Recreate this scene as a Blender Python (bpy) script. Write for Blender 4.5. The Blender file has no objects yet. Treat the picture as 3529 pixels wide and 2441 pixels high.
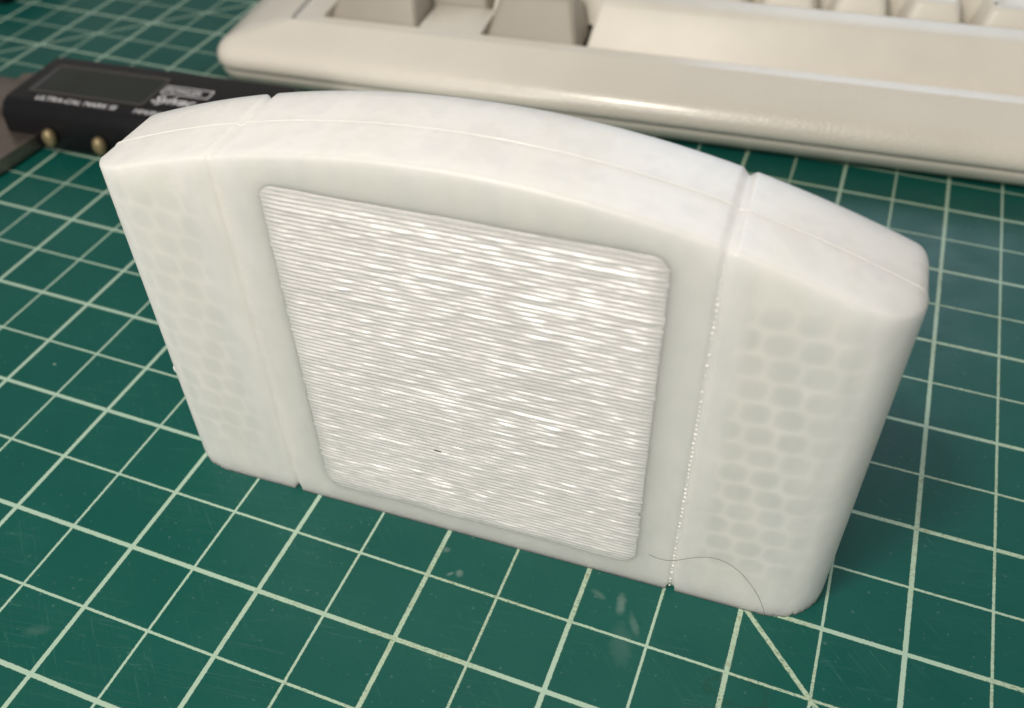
import bpy, bmesh, math, random
import numpy as np
from mathutils import Matrix, Vector, noise
random.seed(7); rng = np.random.default_rng(7)
# units: everything is written in millimetres and scaled by MM (1 Blender unit = 1 cm)
MM = 0.1
sc = bpy.context.scene
C = sc.collection

# ------------------------------------------------------------------ camera
R = ((0.9333979, 0.3583204, -0.0193595), (0.2340385, -0.6487749, -0.7240974), (-0.2720189, 0.6713402, -0.6894259))
CP = (124.4779756, -103.7535888, 137.2914667)
cd = bpy.data.cameras.new("camera"); cam = bpy.data.objects.new("camera", cd); C.objects.link(cam)
m = Matrix.Identity(4)
for i in range(3):
    m[i][0] = R[0][i]; m[i][1] = -R[1][i]; m[i][2] = -R[2][i]; m[i][3] = CP[i] * MM
cam.matrix_world = m
cd.sensor_width = 36.0; cd.lens = 3270.849 / 3529 * 36
cd.clip_start = 0.1; cd.clip_end = 1000
cd.dof.use_dof = True; cd.dof.focus_distance = 15.0; cd.dof.aperture_fstop = 0.19; cd.dof.aperture_blades = 0
sc.camera = cam

# ------------------------------------------------------------------ world, lamps, exposure
w = bpy.data.worlds.new("World"); sc.world = w; w.use_nodes = True
bg = w.node_tree.nodes["Background"]
bg.inputs[0].default_value = (1.0, 0.95, 0.88, 1); bg.inputs[1].default_value = 0.30
def area(name, loc, aim, size, power, col, spread=180):
    d = bpy.data.lights.new(name, 'AREA'); d.shape = 'DISK'; d.size = size * MM; d.energy = power; d.color = col
    d.spread = math.radians(spread)
    o = bpy.data.objects.new(name, d); C.objects.link(o); o.location = Vector(loc) * MM
    o.rotation_euler = (Vector(aim) - Vector(loc)).to_track_quat('-Z', 'Y').to_euler()
    return o
area("desk_lamp", (5, -190, 420), (85, 20, 20), 70, 12000, (1.0, 0.92, 0.80))
o = area("room_lamp", (-30, -560, 300), (85, 0, 30), 230, 24000, (1.0, 0.95, 0.87))
o.data.shape = 'RECTANGLE'; o.data.size_y = 360 * MM
area("window_light", (140, 560, 330), (80, 0, 40), 300, 7200, (0.66, 0.82, 1.0))
sc.view_settings.view_transform = 'Standard'; sc.view_settings.look = 'None'
sc.view_settings.exposure = -0.27; sc.view_settings.gamma = 1.0
sc.cycles.max_bounces = 8; sc.cycles.use_denoising = True

# ------------------------------------------------------------------ helpers
def link(o, parent=None, **kw):
    C.objects.link(o)
    if parent is not None: o.parent = parent
    for k, v in kw.items(): o[k] = v
    return o
def mesh_obj(name, verts, faces, mat, parent=None, smooth=True, sharp=None, scale=MM, **kw):
    me = bpy.data.meshes.new(name)
    v = np.asarray(verts, float) * scale
    me.from_pydata(v.tolist(), [], faces if isinstance(faces, list) else faces.tolist())
    me.validate(); me.update()
    bm = bmesh.new(); bm.from_mesh(me); bmesh.ops.recalc_face_normals(bm, faces=bm.faces); bm.to_mesh(me); bm.free()
    if smooth:
        for p in me.polygons: p.use_smooth = True
        if sharp: me.set_sharp_from_angle(angle=math.radians(sharp))
    me.materials.append(mat)
    return link(bpy.data.objects.new(name, me), parent, **kw)
def bm_obj(name, bm, mat, parent=None, smooth=True, sharp=35, **kw):
    bmesh.ops.scale(bm, vec=(MM,) * 3, verts=bm.verts)
    me = bpy.data.meshes.new(name); bm.to_mesh(me); bm.free()
    if smooth:
        for p in me.polygons: p.use_smooth = True
        me.set_sharp_from_angle(angle=math.radians(sharp))
    me.materials.append(mat)
    return link(bpy.data.objects.new(name, me), parent, **kw)
def to_mesh(cu, name):
    t = bpy.data.objects.new("tmp", cu); C.objects.link(t); dg = bpy.context.evaluated_depsgraph_get(); dg.update()
    me = bpy.data.meshes.new_from_object(t.evaluated_get(dg)); me.name = name
    bpy.data.objects.remove(t); bpy.data.curves.remove(cu); return me
def empty(name, loc, rz=0, **kw):
    o = bpy.data.objects.new(name, None); o.empty_display_size = 0.5
    o.location = Vector(loc) * MM; o.rotation_euler = (0, 0, rz)
    return link(o, None, **kw)
def box(bm, x0, x1, y0, y1, z0, z1, bev=0.0, seg=3):
    r = bmesh.ops.create_cube(bm, size=1)
    vs = r['verts']
    for v in vs:
        v.co = Vector(((x0 + x1) / 2 + v.co.x * (x1 - x0), (y0 + y1) / 2 + v.co.y * (y1 - y0), (z0 + z1) / 2 + v.co.z * (z1 - z0)))
    if bev > 0:
        es = list({e for v in vs for e in v.link_edges})
        bmesh.ops.bevel(bm, geom=es, offset=bev, segments=seg, profile=0.5, affect='EDGES')
    return bm
def loft(rings, close_ends=True, closed=True):
    n = len(rings[0]); V = [p for r in rings for p in r]; F = []
    for i in range(len(rings) - 1):
        for j in range(n if closed else n - 1):
            k = (j + 1) % n
            F.append([i * n + j, i * n + k, (i + 1) * n + k, (i + 1) * n + j])
    if close_ends:
        F.append(list(range(n))[::-1]); F.append([(len(rings) - 1) * n + j for j in range(n)])
    return V, F
def rrect(x0, x1, y0, y1, r, z, seg=8, zf=None):
    pts = []
    for cx, cy, a0 in ((x1 - r, y1 - r, 0), (x0 + r, y1 - r, 90), (x0 + r, y0 + r, 180), (x1 - r, y0 + r, 270)):
        for k in range(seg + 1):
            a = math.radians(a0 + 90 * k / seg)
            x, y = cx + r * math.cos(a), cy + r * math.sin(a)
            pts.append((x, y, z + (zf(x, y) if zf else 0)))
    return pts

# ------------------------------------------------------------------ materials
def mat(name):
    m = bpy.data.materials.new(name); m.use_nodes = True
    nt = m.node_tree; b = nt.nodes["Principled BSDF"]
    return m, nt, b
class N:                                   # a small wrapper that makes node maths readable
    def __init__(s, nt): s.nt = nt
    def add(s, t, **kw):
        n = s.nt.nodes.new(t)
        for k, v in kw.items(): setattr(n, k, v)
        return n
    def put(s, sock, v):
        if isinstance(v, (int, float)): sock.default_value = v
        elif isinstance(v, (tuple, list)): sock.default_value = v
        else: s.nt.links.new(v, sock)
    def m(s, op, a, b=0.0, c=0.0, clamp=False):
        n = s.add('ShaderNodeMath', operation=op, use_clamp=clamp)
        s.put(n.inputs[0], a); s.put(n.inputs[1], b)
        if op in ('MULTIPLY_ADD', 'SMOOTH_MIN', 'SMOOTH_MAX'): s.put(n.inputs[2], c)
        return n.outputs[0]
    def xyz(s):
        t = s.add('ShaderNodeTexCoord'); q = s.add('ShaderNodeSeparateXYZ'); s.nt.links.new(t.outputs['Object'], q.inputs[0])
        return t.outputs['Object'], q.outputs[0], q.outputs[1], q.outputs[2]
    def noise(s, vec, scale, detail=3, rough=0.5, out=0):
        n = s.add('ShaderNodeTexNoise'); s.put(n.inputs['Vector'], vec); n.inputs['Scale'].default_value = scale
        n.inputs['Detail'].default_value = detail; n.inputs['Roughness'].default_value = rough
        return n.outputs[out]
    def ramp(s, v, lo, hi, a=0.0, b=1.0, smooth=False):
        n = s.add('ShaderNodeMapRange'); n.clamp = True
        if smooth: n.interpolation_type = 'SMOOTHSTEP'
        s.put(n.inputs[0], v)
        for i, q in enumerate((lo, hi, a, b)): s.put(n.inputs[i + 1], q)
        return n.outputs[0]
    def mix(s, f, a, b):
        n = s.add('ShaderNodeMix', data_type='RGBA')
        s.put(n.inputs[0], f); s.put(n.inputs[6], a); s.put(n.inputs[7], b)
        return n.outputs[2]
    def comb(s, x, y, z):
        n = s.add('ShaderNodeCombineXYZ'); s.put(n.inputs[0], x); s.put(n.inputs[1], y); s.put(n.inputs[2], z); return n.outputs[0]
    def bump(s, h, strength, dist, prev=None):
        n = s.add('ShaderNodeBump'); n.inputs['Strength'].default_value = strength; n.inputs['Distance'].default_value = dist
        s.put(n.inputs['Height'], h)
        if prev is not None: s.put(n.inputs['Normal'], prev)
        return n.outputs[0]

def simple(name, col, rough=0.5, metal=0.0, nscale=0, namp=0.0, bscale=0, bdist=0.0, spec=0.5):
    m, nt, b = mat(name); q = N(nt); P, x, y, z = q.xyz()
    b.inputs['Roughness'].default_value = rough; b.inputs['Metallic'].default_value = metal
    b.inputs['Specular IOR Level'].default_value = spec
    c = (*col, 1)
    if nscale:
        f = q.noise(P, nscale, 4)
        c2 = tuple(min(1, v * (1 + namp)) for v in col) + (1,); c1 = tuple(v * (1 - namp) for v in col) + (1,)
        nt.links.new(q.mix(q.ramp(f, .3, .7), c1, c2), b.inputs['Base Color'])
    else: b.inputs['Base Color'].default_value = c
    if bscale: nt.links.new(q.bump(q.noise(P, bscale, 2), 1.0, bdist), b.inputs['Normal'])
    return m

# --- cutting mat: green vinyl with a printed half-inch grid (flat print, worn)
MAT, nt, b = mat("green_vinyl_mat"); q = N(nt); P, x, y, z = q.xyz()
wob = q.m('MULTIPLY', q.m('SUBTRACT', q.noise(P, 22, 3, .6), .5), .045)
wob2 = q.m('MULTIPLY', q.m('SUBTRACT', q.noise(P, 60, 2, .6), .5), .05)
wob = q.m('ADD', wob, wob2)
SP = 1.27
def gridline(coord, even_thick):
    k = q.m('DIVIDE', q.m('ADD', coord, 0.0), SP)
    fr = q.m('SUBTRACT', q.m('FRACT', q.m('ADD', k, 100.5)), .5)
    d = q.m('MULTIPLY', q.m('ABSOLUTE', fr), SP)
    idx = q.m('ROUND', q.m('ADD', k, 100.0))
    par = q.m('MODULO', idx, 2.0)                       # 0 on even lines
    par = q.m('ROUND', par)
    wd = q.ramp(par, 0, 1, *((.040, .023) if even_thick else (.023, .040)))
    return q.m('SUBTRACT', q.m('ADD', wd, q.m('MULTIPLY', wob, .5)), d)
gx = gridline(x, True); gy = gridline(y, False)
dg1 = q.m('SUBTRACT', q.m('ADD', .040, q.m('MULTIPLY', wob, .5)), q.m('MULTIPLY', q.m('ABSOLUTE', q.m('SUBTRACT', q.m('ADD', x, y), 9 * SP)), .7071))
dg2 = q.m('SUBTRACT', q.m('ADD', .030, q.m('MULTIPLY', wob, .5)), q.m('MULTIPLY', q.m('ABSOLUTE', q.m('SUBTRACT', q.m('SUBTRACT', y, x), 19 * SP)), .7071))
gg = q.m('MAXIMUM', q.m('MAXIMUM', gx, gy), q.m('MAXIMUM', dg1, dg2))
line = q.ramp(gg, -.004, .005)
# wear: dark cut nicks across the print and yellowed, dirty stretches in front of the cartridge
wearzone = q.m('MULTIPLY', q.ramp(q.noise(P, .32, 3), .40, .54), q.ramp(x, 4.0, 8.0))
nick = q.ramp(q.noise(q.comb(q.m('MULTIPLY', x, 1), q.m('MULTIPLY', y, 3), z), 14, 4, .75), .55, .62)
dirt = q.ramp(q.noise(P, 9, 5, .7), .52, .66)
line = q.m('MULTIPLY', line, q.m('SUBTRACT', 1.0, q.m('MULTIPLY', q.m('MULTIPLY', nick, wearzone), .9)))
lcol = q.mix(q.m('MULTIPLY', dirt, q.m('MULTIPLY', wearzone, .8)), (.44, .61, .49, 1), (.27, .25, .13, 1))
lcol = q.mix(q.m('MULTIPLY', wearzone, .35), lcol, (.50, .60, .40, 1))
gn = q.noise(P, .5, 5, .6)
green = q.mix(q.ramp(gn, .35, .65), (.0035, .088, .072, 1), (.006, .100, .081, 1))
# faint knife scratches: long thin streaks in two directions
def streak(ang, sc_, lo, hi):
    c, s_ = math.cos(ang), math.sin(ang)
    a = q.m('ADD', q.m('MULTIPLY', x, c), q.m('MULTIPLY', y, s_)); bb = q.m('SUBTRACT', q.m('MULTIPLY', y, c), q.m('MULTIPLY', x, s_))
    n = q.noise(q.comb(q.m('MULTIPLY', a, .10), q.m('MULTIPLY', bb, 3.2), sc_), sc_, 2, .5)
    return q.ramp(q.m('ABSOLUTE', q.m('SUBTRACT', n, .5)), lo, hi, 1, 0)
mask = q.ramp(q.noise(P, .45, 2), .42, .60)
st = q.m('MULTIPLY', q.m('MAXIMUM', streak(-.75, 2.6, .0, .006), streak(.15, 2.1, .0, .005)), mask)
green = q.mix(q.m('MULTIPLY', st, .42), green, (.06, .19, .15, 1))
specks = q.ramp(q.noise(P, 11, 1, .3), .735, .76)
green = q.mix(q.m('MULTIPLY', specks, .28), green, (.16, .28, .24, 1))
def blob(cx, cy, rx, ry, ang, soft=.5):
    c, s_ = math.cos(ang), math.sin(ang)
    dx = q.m('SUBTRACT', x, cx * .1); dy = q.m('SUBTRACT', y, cy * .1)
    a = q.m('DIVIDE', q.m('ADD', q.m('MULTIPLY', dx, c), q.m('MULTIPLY', dy, s_)), rx * .1)
    bb = q.m('DIVIDE', q.m('SUBTRACT', q.m('MULTIPLY', dy, c), q.m('MULTIPLY', dx, s_)), ry * .1)
    r = q.m('SQRT', q.m('ADD', q.m('MULTIPLY', a, a), q.m('MULTIPLY', bb, bb)))
    r = q.m('ADD', r, q.m('MULTIPLY', q.m('SUBTRACT', q.noise(P, 6, 4, .7), .5), 1.1))
    return q.ramp(r, .25, 1.1, 1, 0, True), r
for (cx, cy, rx, ry, an, k) in ((108.5, -19.5, 1.0, 2.4, .15, .24), (111.5, -22.5, .8, 2.6, .5, .14), (104.5, -19.0, 1.6, .7, -.4, .14), (81.2, -23.2, .8, .9, .2, .28), (79.8, -23.9, .8, .4, .8, .25), (77.2, -19.7, .8, .7, .2, .20), (126.9, -24.8, .6, 3.2, -.12, .22), (110.5, -26.5, 2.2, 4.5, .3, .07), (21, -57, 2.6, 1.2, .5, .06)):  # pale marks; the rightmost is gloss glare painted into the mat colour
    f, _ = blob(cx, cy, rx, ry, an)
    green = q.mix(q.m('MULTIPLY', f, k), green, (.42, .52, .48, 1))
# a dried water ring near the foreground
_, rr = blob(129.2, -28.0, 5.6, 2.6, .1)
ring = q.m('MULTIPLY', q.ramp(rr, .62, .80, 0, 1, True), q.ramp(rr, .86, 1.0, 1, 0, True))
green = q.mix(q.m('MULTIPLY', ring, .55), green, (.008, .075, .050, 1))
f, _ = blob(-19.1, -5.6, .45, .35, 0); green = q.mix(q.m('MULTIPLY', f, .8), green, (.35, .45, .4, 1))
base = q.mix(line, green, lcol)
nt.links.new(base, b.inputs['Base Color'])
nt.links.new(q.ramp(q.noise(P, 1.3, 4), .3, .7, .30, .42), b.inputs['Roughness'])
b.inputs['Specular IOR Level'].default_value = .32
h = q.m('ADD', q.m('MULTIPLY', line, .35), q.m('SUBTRACT', q.m('MULTIPLY', q.noise(P, 75, 3, .6), .45), q.m('MULTIPLY', st, .5)))
nt.links.new(q.bump(h, .5, .006), b.inputs['Normal'])

# --- milky translucent printed plastic
def milky(name, ridges=False):
    m_, nt, b = mat(name); q = N(nt); P, x, y, z = q.xyz()      # x along the width, z up, cm
    # infill cells glimpsed through the wall: soft rounded trapezoids in staggered rows
    v = q.m('DIVIDE', q.m('ADD', z, -.16), .415); row = q.m('FLOOR', v)
    def cells(shift, x0, side):
        u = q.m('DIVIDE', q.m('ADD', q.m('SUBTRACT', x, x0), q.m('MULTIPLY', row, shift)), .44)
        fu = q.m('SUBTRACT', q.m('FRACT', q.m('ADD', u, 50.0)), .5); fv = q.m('SUBTRACT', q.m('FRACT', v), .5)
        fu = q.m('SUBTRACT', fu, q.m('MULTIPLY', fv, .10 * side))
        a = q.m('POWER', q.m('ABSOLUTE', q.m('DIVIDE', fu, .44)), 2.6); c = q.m('POWER', q.m('ABSOLUTE', q.m('DIVIDE', fv, .44)), 2.6)
        return q.ramp(q.m('ADD', a, c), .1, 1.7, 1, 0, True)
    rightw = q.m('MULTIPLY', q.ramp(x, 3.72, 3.9), q.ramp(x, 4.8, 5.5, 1, 0))
    leftw = q.m('MULTIPLY', q.ramp(x, -5.6, -5.1), q.ramp(x, -4.0, -3.8, 1, 0))
    front = q.m('MULTIPLY', q.ramp(y, .12, .2, 1, 0), q.ramp(z, 6.1, 6.5, 1, 0))
    front = q.m('MULTIPLY', front, q.ramp(z, .7, 1.3))
    vary = q.ramp(q.noise(P, 1.2, 2), .3, .62, .6, 1.0)
    cl = q.m('ADD', q.m('MULTIPLY', q.m('MULTIPLY', cells(.11, 4.14, 1), rightw), 1.0), q.m('MULTIPLY', q.m('MULTIPLY', cells(-.13, -4.6, -1), leftw), .62))
    cl = q.m('MULTIPLY', q.m('MULTIPLY', cl, front), vary)
    # top light put into the colour behind the front face; blotches on the crest
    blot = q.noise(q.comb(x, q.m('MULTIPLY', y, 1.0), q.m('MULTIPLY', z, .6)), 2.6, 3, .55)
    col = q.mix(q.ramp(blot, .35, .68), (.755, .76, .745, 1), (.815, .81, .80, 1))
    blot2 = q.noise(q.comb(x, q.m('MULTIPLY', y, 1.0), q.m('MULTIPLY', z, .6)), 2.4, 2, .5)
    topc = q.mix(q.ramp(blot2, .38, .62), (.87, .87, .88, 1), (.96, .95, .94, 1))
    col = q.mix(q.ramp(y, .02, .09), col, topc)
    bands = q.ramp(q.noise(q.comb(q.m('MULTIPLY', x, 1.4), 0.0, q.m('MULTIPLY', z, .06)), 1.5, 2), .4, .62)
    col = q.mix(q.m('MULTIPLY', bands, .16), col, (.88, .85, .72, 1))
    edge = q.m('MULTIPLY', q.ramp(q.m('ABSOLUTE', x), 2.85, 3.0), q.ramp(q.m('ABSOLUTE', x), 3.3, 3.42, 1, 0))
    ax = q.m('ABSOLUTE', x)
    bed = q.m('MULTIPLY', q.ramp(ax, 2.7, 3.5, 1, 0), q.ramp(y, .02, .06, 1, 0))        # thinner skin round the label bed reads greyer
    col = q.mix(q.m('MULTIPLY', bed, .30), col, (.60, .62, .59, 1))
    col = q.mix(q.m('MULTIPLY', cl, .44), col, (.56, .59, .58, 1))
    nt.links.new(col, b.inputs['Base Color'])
    b.inputs['Subsurface Weight'].default_value = 1.0
    b.inputs['Subsurface Radius'].default_value = (1.0, 1.0, 1.0)
    b.inputs['Subsurface Scale'].default_value = 0.8
    b.inputs['IOR'].default_value = 1.5
    b.inputs['Roughness'].default_value = .36
    # layer lines on the front, plus fine grain
    lay = q.noise(q.comb(q.m('MULTIPLY', x, .35), y, q.m('MULTIPLY', z, 6.0)), 4.0, 3, .6)
    n1 = q.bump(lay, .55, .007)
    n2 = q.bump(q.noise(P, 26, 3, .6), .35, .005, n1)
    nt.links.new(n2, b.inputs['Normal'])
    return m_
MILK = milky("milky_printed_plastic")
LBL, nt, b = mat("glossy_printed_ridges"); q = N(nt); P, x, y, z = q.xyz()
blot = q.noise(q.comb(q.m('MULTIPLY', x, .5), y, z), 1.1, 3, .6)
fine = q.noise(q.comb(q.m('MULTIPLY', x, 1.5), y, q.m('MULTIPLY', z, 9)), 6, 3, .6)
col = q.mix(q.ramp(blot, .35, .65), (.75, .735, .73, 1), (.82, .805, .80, 1))
col = q.mix(q.m('MULTIPLY', q.ramp(fine, .45, .7), .25), col, (.66, .66, .68, 1))
nt.links.new(col, b.inputs['Base Color'])
b.inputs['Subsurface Weight'].default_value = .4; b.inputs['Subsurface Radius'].default_value = (1, .95, .9); b.inputs['Subsurface Scale'].default_value = .12
nt.links.new(q.ramp(q.noise(q.comb(q.m('MULTIPLY', x, 1.2), y, q.m('MULTIPLY', z, 5)), 5, 3), .3, .7, .16, .36), b.inputs['Roughness'])
patch = q.ramp(q.noise(q.comb(q.m('MULTIPLY', x, 1.0), y, q.m('MULTIPLY', z, .7)), 2.3, 5, .7), .42, .57)
nt.links.new(q.ramp(patch, 0, 1, .35, 1.0), b.inputs['Coat Weight'])
b.inputs['IOR'].default_value = 1.6;  b.inputs['Coat Roughness'].default_value = .2; b.inputs['Coat IOR'].default_value = 1.8
hn = q.noise(q.comb(q.m('MULTIPLY', x, .8), y, q.m('MULTIPLY', z, 6)), 5, 5, .65)
nt.links.new(q.bump(hn, .6, .02), b.inputs['Normal'])

BEIGE = simple("aged_ivory_plastic", (.85, .805, .725), .26, nscale=.6, namp=.02, bscale=13, bdist=.02, spec=.6)
BEIGE.node_tree.nodes['Principled BSDF'].inputs['Coat Weight'].default_value = .8
BEIGE.node_tree.nodes['Principled BSDF'].inputs['Coat Roughness'].default_value = .19
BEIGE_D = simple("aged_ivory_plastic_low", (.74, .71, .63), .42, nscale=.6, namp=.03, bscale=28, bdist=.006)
IVORY = simple("ivory_keycap", (.85, .81, .73), .34, nscale=.9, namp=.03, bscale=40, bdist=.003)
GREY = simple("grey_keycap", (.42, .385, .33), .42, nscale=.9, namp=.03, bscale=40, bdist=.003)
DARK = simple("dark_void", (.03, .03, .028), .7)
BLACK = simple("black_plastic", (.008, .008, .010), .34, nscale=3, namp=.12, bscale=50, bdist=.004, spec=.3)
GLASS = simple("dark_display_glass", (.010, .016, .013), .16, nscale=.8, namp=.25)
TRIM = simple("display_trim", (.055, .050, .045), .3)
WHITE = simple("white_print", (.78, .77, .80), .5)
BRASS = simple("brass_knob", (.34, .27, .15), .42, .5, nscale=5, namp=.15)
STEEL = simple("brushed_steel", (.30, .25, .22), .36, .85, nscale=4, namp=.08)
HAIR = simple("dark_hair", (.10, .085, .06), .45)
DESK = simple("desk_laminate", (.12, .09, .07), .5, nscale=.3, namp=.2)
BEAD = simple("glossy_white_plastic", (.88, .88, .85), .12)

# ------------------------------------------------------------------ setting: desk and mat
bm = bmesh.new(); box(bm, -900, 900, -500, 900, -30, -3.0, 0)
bm_obj("desk", bm, DESK, smooth=False, kind='structure')
V, F = loft([rrect(-420, 330, -150, 520, 6, z_) for z_ in (-2.8, -0.25)] + [rrect(-419.7, 329.7, -149.7, 519.7, 5.8, 0.0)])
mesh_obj("cutting_mat", V, F, MAT, smooth=False, label="green self-healing cutting mat printed with pale half-inch grid lines", category="cutting mat")

# ------------------------------------------------------------------ the translucent cartridge shell
O = (80.849, -15.592, 0.03); ANG = math.atan2(0.0411551, 0.9991528)
cart = empty("cartridge_shell", O, ANG, label="translucent milky white 3D-printed game cartridge shell standing upright on the mat", category="cartridge shell")
HW, RF = 58.4, 9.0
def arc(s): return 74.5 - s * s / 292.0
def groove(s, wd, dp):
    d = abs(abs(s) - 34.4)
    return dp * max(0.0, 1 - (d / wd) ** 1.6) if d < wd else 0.0
def ztop(s):
    z_ = arc(s) - groove(s, 1.0, .42)
    e = abs(s) - (HW - 1.8)
    if e > 0: z_ -= 1.8 - math.sqrt(max(0, 1.8 ** 2 - min(e, 1.8) ** 2))
    return z_
def yfront(s):
    e = abs(s) - (HW - RF)
    y_ = RF - math.sqrt(max(0, RF * RF - min(e, RF) ** 2)) if e > 0 else 0.0
    return min(y_ + groove(s, .65, .5), 8.98)
def sdf_rr(s, z_, x0, x1, z0, z1, r):
    cx, cz = (x0 + x1) / 2, (z0 + z1) / 2
    dx, dz = abs(s - cx) - (x1 - x0) / 2 + r, abs(z_ - cz) - (z1 - z0) / 2 + r
    return math.hypot(max(dx, 0), max(dz, 0)) + min(max(dx, dz), 0) - r
def recess(s, z_):
    d = sdf_rr(s, z_, -28.3, 28.9, 4.0, 68.6, 3.2)
    t = min(max(-d / .8, 0), 1); return .16 * t * t * (3 - 2 * t)
ss = set(np.round(np.arange(-49.5, 49.51, .55), 3).tolist())
for sg in (-1, 1):
    for k in range(-7, 8): ss.add(round(sg * 34.4 + k * .15, 3))
    for k in range(1, 41): ss.add(round(sg * (49.4 + 9 * math.sin(math.radians(90 * k / 40))), 4))
ss = sorted(ss)
rings = []
NZ, NT = 96, 24
def yback(s):
    e = abs(s) - (HW - 2.4); yb = 18.2 - (2.4 - math.sqrt(max(0, 2.4 ** 2 - min(e, 2.4) ** 2)) if e > 0 else 0)
    return yb - groove(s, .7, .7)
for i, s in enumerate(ss):
    zt = ztop(s); yf = yfront(s); yb = yback(s); bv = .5; ring = []
    corner = abs(s) > 47.5
    for j in range(NZ + 1):
        z_ = 62 * j / NZ if j < NZ else 62 * (1 if zt > 62 else zt / 62)
        z_ = min(z_, zt - .8)
        jag = 0
        if corner and j < 3 and yf < 7: jag = .35 * max(0, math.sin(s * 5.2) * math.sin(s * 11.7)) * (1 - j / 3)   # crumbly first layers at the corners
        if z_ < .9 and abs(abs(s) - 34.4) < .8: jag = 1.3 * (1 - (abs(abs(s) - 34.4) / .8) ** 2)     # open notch under each groove
        ring.append((s, yf + jag + .03 * noise.noise(Vector((s * .9, 0, z_ * .9))), z_))
    for j in range(1, NT + 1):
        z0 = min(62, zt - .8); z_ = z0 + (zt - bv - z0) * j / NT
        lip = -.10 * math.exp(-((z_ - 68.1) / .30) ** 2) if abs(s) < 27 else 0
        ring.append((s, yf + lip, z_))
    for a in (22, 45, 68, 90):
        a = math.radians(a)
        ring.append((s, yf + bv * (1 - math.cos(a)), zt - bv + bv * math.sin(a) + .07 * noise.noise(Vector((s * 1.3, 3, 0)))))
    ym = 9.0
    ya = min(yf + bv, ym - .4)
    for f_ in (.2, .4, .6, .8): ring.append((s, ya + (ym - .35 - ya) * f_, zt + .05 * noise.noise(Vector((s * .7, f_ * 5, 0)))))
    ring += [(s, ym - .3, zt), (s, ym - .12, zt + .04), (s, ym, zt + .05), (s, ym + .12, zt + .03), (s, ym + .22, zt - .03), (s, ym + .4, zt - .03)]
    yc = max(yb, ym + 2)
    for f_ in (.2, .4, .6, .8): ring.append((s, ym + .4 + (yc - .9 - ym - .4) * f_, zt + .04 * noise.noise(Vector((s * .7, f_ * 5, 9)))))
    ring += [(s, yc - .8, zt), (s, yc - .4, zt - .11), (s, yc - .11, zt - .4), (s, yc, zt - .8), (s, yc, zt * .5), (s, yc, 0)]
    rings.append(ring)
V, F = loft(rings)
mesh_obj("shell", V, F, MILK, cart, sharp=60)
# the parting line between the two printed halves, a hair-thin proud bead over the crest and down the ends
for sg in (1,):
    R_ = .10; path = [(-HW - .02, 9.0, z_) for z_ in np.arange(.5, 61.0, 2.0)]
    path += [(s, 9.0, ztop(s) + .02) for s in ss]
    path += [(HW + .02, 9.0, z_) for z_ in np.arange(61.0, .5, -2.0)]
    rg = []
    for k, p_ in enumerate(path):
        d_ = Vector(path[min(k + 1, len(path) - 1)]) - Vector(path[max(k - 1, 0)]); d_.normalize()
        nrm = Vector((-d_.z, 0, d_.x)); r_ = R_ * (1 + .35 * noise.noise(Vector((p_[0] * .8, p_[2] * .5, 2))))
        rg.append([tuple(Vector(p_) + nrm * r_ * math.cos(a) + Vector((0, 1, 0)) * r_ * math.sin(a)) for a in [math.tau * q_ / 8 for q_ in range(8)]])
    V, F = loft(rg); mesh_obj("seam_bead", V, F, BEAD, cart)

# ridged bed where the label would sit: real extrusion lines 0.8 mm apart
S0, S1, Z0, Z1, PZ = -27.7, 28.3, 4.7, 67.7, .76
nx, nz = 180, 640
px = np.linspace(S0, S1, nx); pz = np.linspace(Z0, Z1, nz)
V = []; F = []
row_amp = rng.uniform(.78, 1.12, 200); row_off = rng.uniform(-.035, .035, 200)
for j in range(nz):
    for i in range(nx):
        s, z_ = px[i], pz[j]
        zz = z_ + .05 * noise.noise(Vector((s * .12, 1.7, z_ * .15))) + .02 * noise.noise(Vector((s * .8, 5, z_ * .5)))
        ph = zz / PZ; k = int(ph); fr = ph - k
        bead = math.sin(math.pi / 2 * fr / .36) if fr < .36 else 1 - ((fr - .36) / .64) ** 1.3      # sagging bead: short underside, long sloping upper side
        brk = .75 + .5 * noise.noise(Vector((s * .32 + k * 7.3, k * 3.1, 0)))
        hgt = .29 * bead * row_amp[k] * brk + row_off[k] + .05 * noise.noise(Vector((s * .6, k * 2.2, 4)))
        d = sdf_rr(s, z_, S0, S1, Z0, Z1, 2.6) + .35 * noise.noise(Vector((k * 5.1, s * .1, 2)))
        fade = min(max((-d - .1) / 2.2, 0), 1) ** .8
        V.append((s, -.05 - max(0, hgt) * fade if fade > 0 else .05, z_))
for j in range(nz - 1):
    for i in range(nx - 1):
        a = j * nx + i; F.append([a, a + 1, a + nx + 1, a + nx])
V = np.array(V)
me = bpy.data.meshes.new("label_bed"); me.from_pydata((V * MM).tolist(), [], F)
for p in me.polygons: p.use_smooth = True
me.update(); me.materials.append(LBL)
link(bpy.data.objects.new("label_bed", me), cart)

# string of tiny blobs left by the printer down the right groove (too small to pick apart)
bm = bmesh.new(); z_ = 1.0
while z_ < 68:
    r_ = random.choice((.10, .12, .14, .16, .19))
    if random.random() > .16:
        mtx = Matrix.Translation((34.25 + random.uniform(-.06, .06), .32 + random.uniform(-.05, .05), z_)) @ Matrix.Diagonal((r_ * 1.25, r_, r_ * .8, 1))
        bmesh.ops.create_icosphere(bm, subdivisions=2, radius=1, matrix=mtx)
    z_ += random.uniform(.86, 1.02)
bm_obj("print_blobs", bm, BEAD, cart, kind='stuff')
# small plastic burr on the left edge
bm = bmesh.new(); bmesh.ops.create_icosphere(bm, subdivisions=2, radius=1, matrix=Matrix.Translation((-55.9, 3.0, 21.8)) @ Matrix.Diagonal((.5, .35, .9, 1)))
bm_obj("burr", bm, BEAD, cart)
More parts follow.
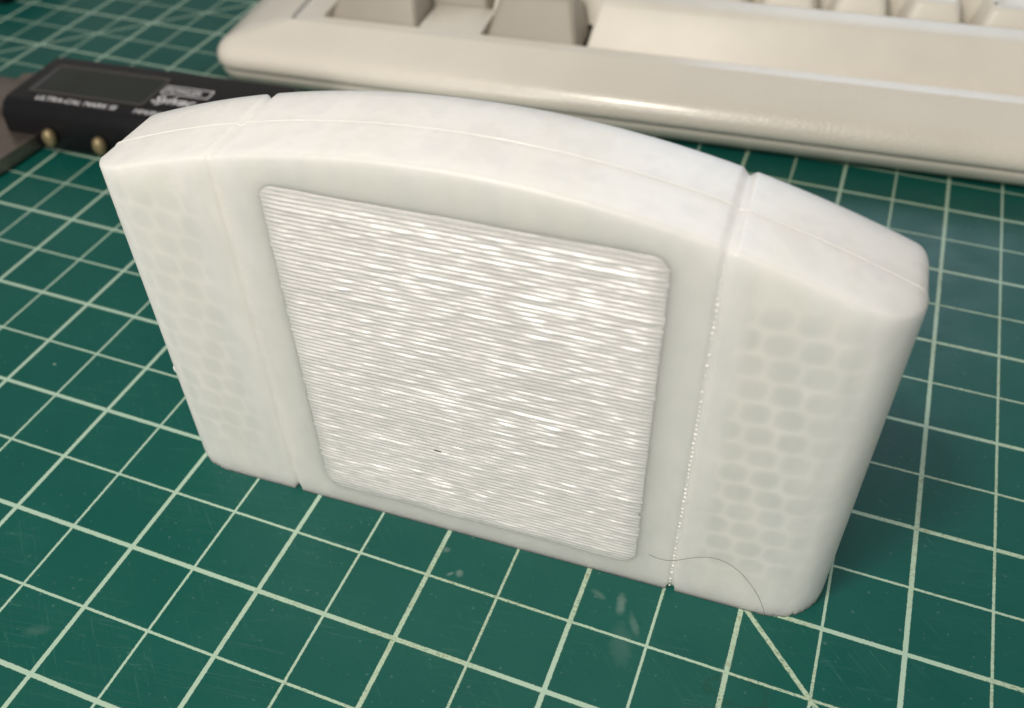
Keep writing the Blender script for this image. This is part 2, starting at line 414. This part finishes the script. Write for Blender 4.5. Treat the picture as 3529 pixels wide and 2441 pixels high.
# dark fleck caught in the ridges
bm = bmesh.new(); bmesh.ops.create_icosphere(bm, subdivisions=2, radius=1, matrix=Matrix.Translation((-5.2, -.34, 21.5)) @ Matrix.Rotation(.12, 4, 'Y') @ Matrix.Diagonal((.75, .08, .13, 1)))
o = bm_obj("dark_fleck", bm, HAIR, label="tiny dark fleck caught in the ridged label area", category="fleck")
o.location = Vector(O) * MM; o.rotation_euler = (0, 0, ANG)

# hair lying on the front
pts = [(30.2, 8.4), (31.5, 7.9), (33.7, 8.2), (35.9, 10.0), (38.4, 11.8), (40.6, 12.4), (43.0, 11.7), (45.0, 10.0), (47.3, 6.6), (49.0, 3.6), (50.0, .1)]
cu = bpy.data.curves.new("hair_strand", 'CURVE'); cu.dimensions = '3D'; cu.bevel_depth = .0034; cu.bevel_resolution = 2; cu.resolution_u = 8
sp = cu.splines.new('NURBS'); sp.points.add(len(pts) - 1); sp.use_endpoint_u = True; sp.order_u = 4
for i, (s, z_) in enumerate(pts): sp.points[i].co = (s * MM, -.008 - (.02 if 32 < s < 46 else 0), z_ * MM, 1)
cu.materials.append(HAIR)
o = link(bpy.data.objects.new("hair_strand", to_mesh(cu, "hair_strand")), None, label="thin curved hair lying across the lower right of the cartridge shell", category="hair")
o.location = Vector(O) * MM; o.rotation_euler = (0, 0, ANG)

# ------------------------------------------------------------------ keyboard
TH = math.radians(4.58); V0 = 113.866
kb = empty("computer_keyboard", (-V0 * math.sin(TH), V0 * math.cos(TH), 0.0), TH, label="vintage ivory computer keyboard behind the cartridge shell", category="keyboard")
X0, X1, Y1 = -47.6, 440.0, 168.0
def ring(t, z_, xin=None, r=None, tilt=0.0, yf=None):
    """outer rings inset by t on all sides; xin overrides the left inset"""
    xl = X0 + (xin if xin is not None else t); y0 = (yf if yf is not None else -1.6 + t)
    return rrect(xl, X1 - t, y0, Y1 - t, r if r is not None else max(1.0, 9 - t), z_, 8, (lambda x, y: tilt * max(0, y - 10)))
outer = [ring(1.2, 6.6, tilt=.03), ring(.4, 6.75, tilt=.03), ring(.05, 7.3, tilt=.03), ring(0, 8.6, tilt=.04), ring(.5, 10.2, tilt=.05), ring(1.6, 11.7, tilt=.06), ring(3.2, 12.9, tilt=.06),
         ring(5.4, 13.9, tilt=.07), ring(9.0, 15.3, xin=10, r=5, tilt=.08), ring(14.3, 17.2, xin=21.8, r=2.2, tilt=.09),
         ring(14.45, 16.4, xin=22.0, r=1.9, tilt=.085), ring(14.7, 16.4, xin=22.4, r=1.9, tilt=.05), ring(14.95, 16.95, xin=22.8, r=1.7, tilt=.03), ring(18.2, 17.3, xin=30.8, r=1.2, tilt=.02),
         ring(18.6, 16.3, xin=31.1, r=1.0, tilt=.02), ring(18.7, 7.0, xin=31.2, r=1.0, tilt=.02)]
V, F = loft(outer, close_ends=False)
mesh_obj("upper_case", V, F, BEIGE, kb, sharp=40)
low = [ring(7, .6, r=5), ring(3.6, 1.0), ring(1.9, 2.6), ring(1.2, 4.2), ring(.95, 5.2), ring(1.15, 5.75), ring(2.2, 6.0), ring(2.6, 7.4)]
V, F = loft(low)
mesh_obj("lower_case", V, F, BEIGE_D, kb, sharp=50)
bm = bmesh.new(); box(bm, X0 + 20, X1 - 10, 10, Y1 - 10, 6.2, 7.8); bm_obj("key_plate", bm, DARK, kb, smooth=False)
for fx in (-30, 400):
    for fy in (16, 150):
        bm = bmesh.new(); bmesh.ops.create_cone(bm, cap_ends=True, segments=24, radius1=6, radius2=6, depth=.62, matrix=Matrix.Translation((fx, fy, .31)))
        bm_obj("rubber_foot", bm, BLACK, kb)
# flat filler between Ctrl and Alt
bm = bmesh.new(); box(bm, 12.6, 31.4, 15.7, 35.4, 8, 16.72, .35, 2); bm_obj("filler_panel", bm, BEIGE, kb)

def keycap(x0, x1, y0, y1, z0, zf, zb, m_, ins=3.4, insf=7.6, insb=2.6, r0=1.0, r1=2.2, dish=.7, name="key_cap", **kw):
    """tapered sculpted cap: base rectangle, sloped sides, softly dished top"""
    rings_ = []
    W, D = x1 - x0, y1 - y0
    for t, rr_ in ((0, r0), (.5, (r0 + r1) / 2), (.90, r1 * .9), (.965, r1), (1.0, r1)):
        extra = {.965: .35, 1.0: 1.0}.get(t, 0)
        a0, a1 = x0 + ins * t + extra * .9, x1 - ins * t - extra * .9
        b0, b1 = y0 + insf * t + extra * .9, y1 - insb * t - extra * .7
        hz = lambda x, y, t=t: (zf + (zb - zf) * (y - (y0 + insf)) / max(1, D - insf - insb) - z0) * min(1, t if t < .9 else (.90 + (t - .9) * .98 if t < 1 else 1.0))
        rings_.append(rrect(a0, a1, b0, b1, rr_, z0, 5, hz))
    # dish: concentric rings sinking towards the centre line
    cx, cy = (rings_[-1][0][0] + rings_[-1][12][0]) / 2, (b0 + b1) / 2
    last = rings_[-1]
    for f_, dz in ((.85, .25), (.6, .7), (.3, 1.0)):
        rings_.append([(cx + (p[0] - cx) * f_, cy + (p[1] - cy) * f_, cyz - dish * dz) for p, cyz in zip(last, [zf + (zb - zf) * ((cy + (p[1] - cy) * f_) - (y0 + insf)) / max(1, D - insf - insb) for p in last])])
    V, F = loft(rings_)
    return mesh_obj(name, V, F, m_, kb, sharp=50, **kw)
KY = 17.4
keycap(-16.2, 12.0, KY, KY + 18.4, 13.0, 26.4, 27.6, GREY, ins=3.2, insf=9.0, label="grey key at the left end of the bottom row")
keycap(32.3, 59.9, KY, KY + 18.4, 13.0, 26.4, 27.6, GREY, ins=3.2, insf=9.0, label="grey key beside the space bar")
keycap(61.7, 195.0, KY - .1, KY + 18.6, 13.0, 26.3, 26.9, IVORY, ins=2.6, insf=9.9, insb=1.2, r1=1.4, dish=-.35, name="space_bar")
keycap(197.0, 224.0, KY, KY + 18.4, 13.0, 26.4, 27.6, GREY, insf=9.0, label="grey key right of the space bar")
keycap(243.0, 270.0, KY, KY + 18.4, 13.0, 26.4, 27.6, GREY, insf=9.0)
K2 = KY + 19.2
keycap(-16.2, 28.0, K2, K2 + 18.3, 14.5, 29.0, 30.4, GREY, insf=4.2, label="wide grey key at the left end of the second row")
for k in range(11):
    xa = 28.7 + 19.05 * k
    keycap(xa + .3, xa + 18.7, K2, K2 + 18.3, 14.5, 29.0, 30.4, IVORY, ins=3.5, insf=3.6)
K3 = K2 + 19.1
keycap(-16.2, 18.5, K3, K3 + 18.3, 16, 31.4, 33.4, GREY, insf=4.2)
for k in range(11):
    xa = 19.2 + 19.05 * k
    keycap(xa + .3, xa + 18.7, K3, K3 + 18.3, 16, 31.4, 33.4, IVORY, ins=3.5, insf=3.6)

def text(name, body, loc, size, m_, parent, rz=0, shear=0.0, bold=0.0, sx=1.0):
    cu = bpy.data.curves.new(name, 'FONT'); cu.body = body; cu.size = size * MM; cu.extrude = .002; cu.offset = bold; cu.shear = shear
    cu.align_x = 'LEFT'; cu.materials.append(m_)
    me = to_mesh(cu, name); o = link(bpy.data.objects.new(name, me), parent); o.location = Vector(loc) * MM; o.rotation_euler = (0, 0, rz); o.scale = (sx, 1, 1)
    return o
text("key_legend", ",", (166.2, K2 + 6.2, 29.45), 6, DARK, kb)

# ------------------------------------------------------------------ digital caliper
AC = math.radians(5.0)
cal = empty("digital_caliper", (-90.5, 60.8, 0), AC, label="black digital caliper with display, lying on the mat left of the keyboard", category="caliper")
bm = bmesh.new()
V, F = loft([rrect(0, 78, .4, 27.6, 2, 1.2, 5), rrect(0, 78, .0, 28, 2.2, 2.0, 5), rrect(.0, 78, .2, 28, 2.2, 9.6, 5), rrect(.7, 77.6, 1.4, 27.6, 2.2, 12.6, 5), rrect(1.6, 77, 2.6, 26.8, 2, 13.8, 5), rrect(2.4, 76.4, 3.4, 26.2, 1.8, 14.0, 5)])
bm.free()
body = mesh_obj("body", V, F, BLACK, cal, sharp=30)
V, F = loft([rrect(6.0, 41.8, 7.0, 22.4, 1.2, 13.9, 4), rrect(6.0, 41.8, 7.0, 22.4, 1.2, 14.25, 4), rrect(7.0, 40.8, 8.0, 21.4, .8, 14.25, 4), rrect(7.2, 40.6, 8.2, 21.2, .8, 14.03, 4)], close_ends=False)
mesh_obj("display_bezel", V, F, TRIM, cal, sharp=30)
bm = bmesh.new(); box(bm, 7.1, 40.7, 8.1, 21.3, 13.95, 14.08); bm_obj("display_glass", bm, GLASS, cal, smooth=False)
text("lettering", "ULTRA-CAL MARK III", (10.6, 3.7, 14.03), 2.9, WHITE, cal, bold=.004, sx=.92)
text("lettering", "FOWLER", (43.2, 15.6, 14.12), 3.0, WHITE, cal, bold=.003, sx=.9)
V, F = loft([rrect(42.2, 56.6, 14.6, 18.9, .4, 14.05, 3), rrect(42.6, 56.2, 15.0, 18.5, .3, 14.05, 3)], close_ends=False)
mesh_obj("logo_frame", V, F, WHITE, cal, smooth=False)
text("lettering", "Sylvac", (42.0, 10.0, 14.03), 5.0, WHITE, cal, shear=.35, bold=.009)
text("lettering", "MM/INCH", (40.6, 3.6, 14.03), 2.7, WHITE, cal, bold=.004)
def knob(cx, cz):
    rings_ = []
    for yy, r_ in ((0, .8), (-.3, 1.5), (-.9, 1.75), (-1.9, 1.75), (-2.5, 1.4), (-2.8, .7)):
        rings_.append([(cx + r_ * math.cos(a * math.tau / 24) * (1 + .03 * (a % 2)), yy + .2, cz + r_ * 1.45 * math.sin(a * math.tau / 24)) for a in range(24)])
    V, F = loft(rings_); return mesh_obj("thumb_knob", V, F, BRASS, cal, sharp=60)
knob(15.6, 5.6); knob(31.0, 5.4)
bm = bmesh.new(); box(bm, -60, 190, 8.5, 24, 3.2, 6.8, .3, 2); bm_obj("beam", bm, STEEL, cal)
V = []; prof = [(-14, 12), (10.5, 12), (9.8, 0), (8.0, -12), (4.5, -26), (1.0, -36), (-2, -40), (-4, -36), (-9, -12), (-14, 0)]
V, F = loft([[(a, c, z_) for a, c in prof] for z_ in (.9, 4.7)] + [[(a * .98 - .1, c + .3, 5.0) for a, c in prof]])
mesh_obj("lower_jaw", V, F, STEEL, cal, sharp=30)
V, F = loft([[(a, c, z_) for a, c in [(-14, 20), (3, 20), (2, 31), (-1, 40), (-4, 31), (-14, 28)]] for z_ in (3.4, 6.2)])
mesh_obj("upper_jaw", V, F, STEEL, cal, sharp=30)

# plain block standing in for an unidentified dark object at the far left corner
bm = bmesh.new(); box(bm, -215, -158, 134, 160, 0.05, 12, 3, 4)
bm_obj("dark_object_standin", bm, BLACK, label="plain black stand-in for an unidentified dark object entering the top corner of the picture", category="unidentified object")
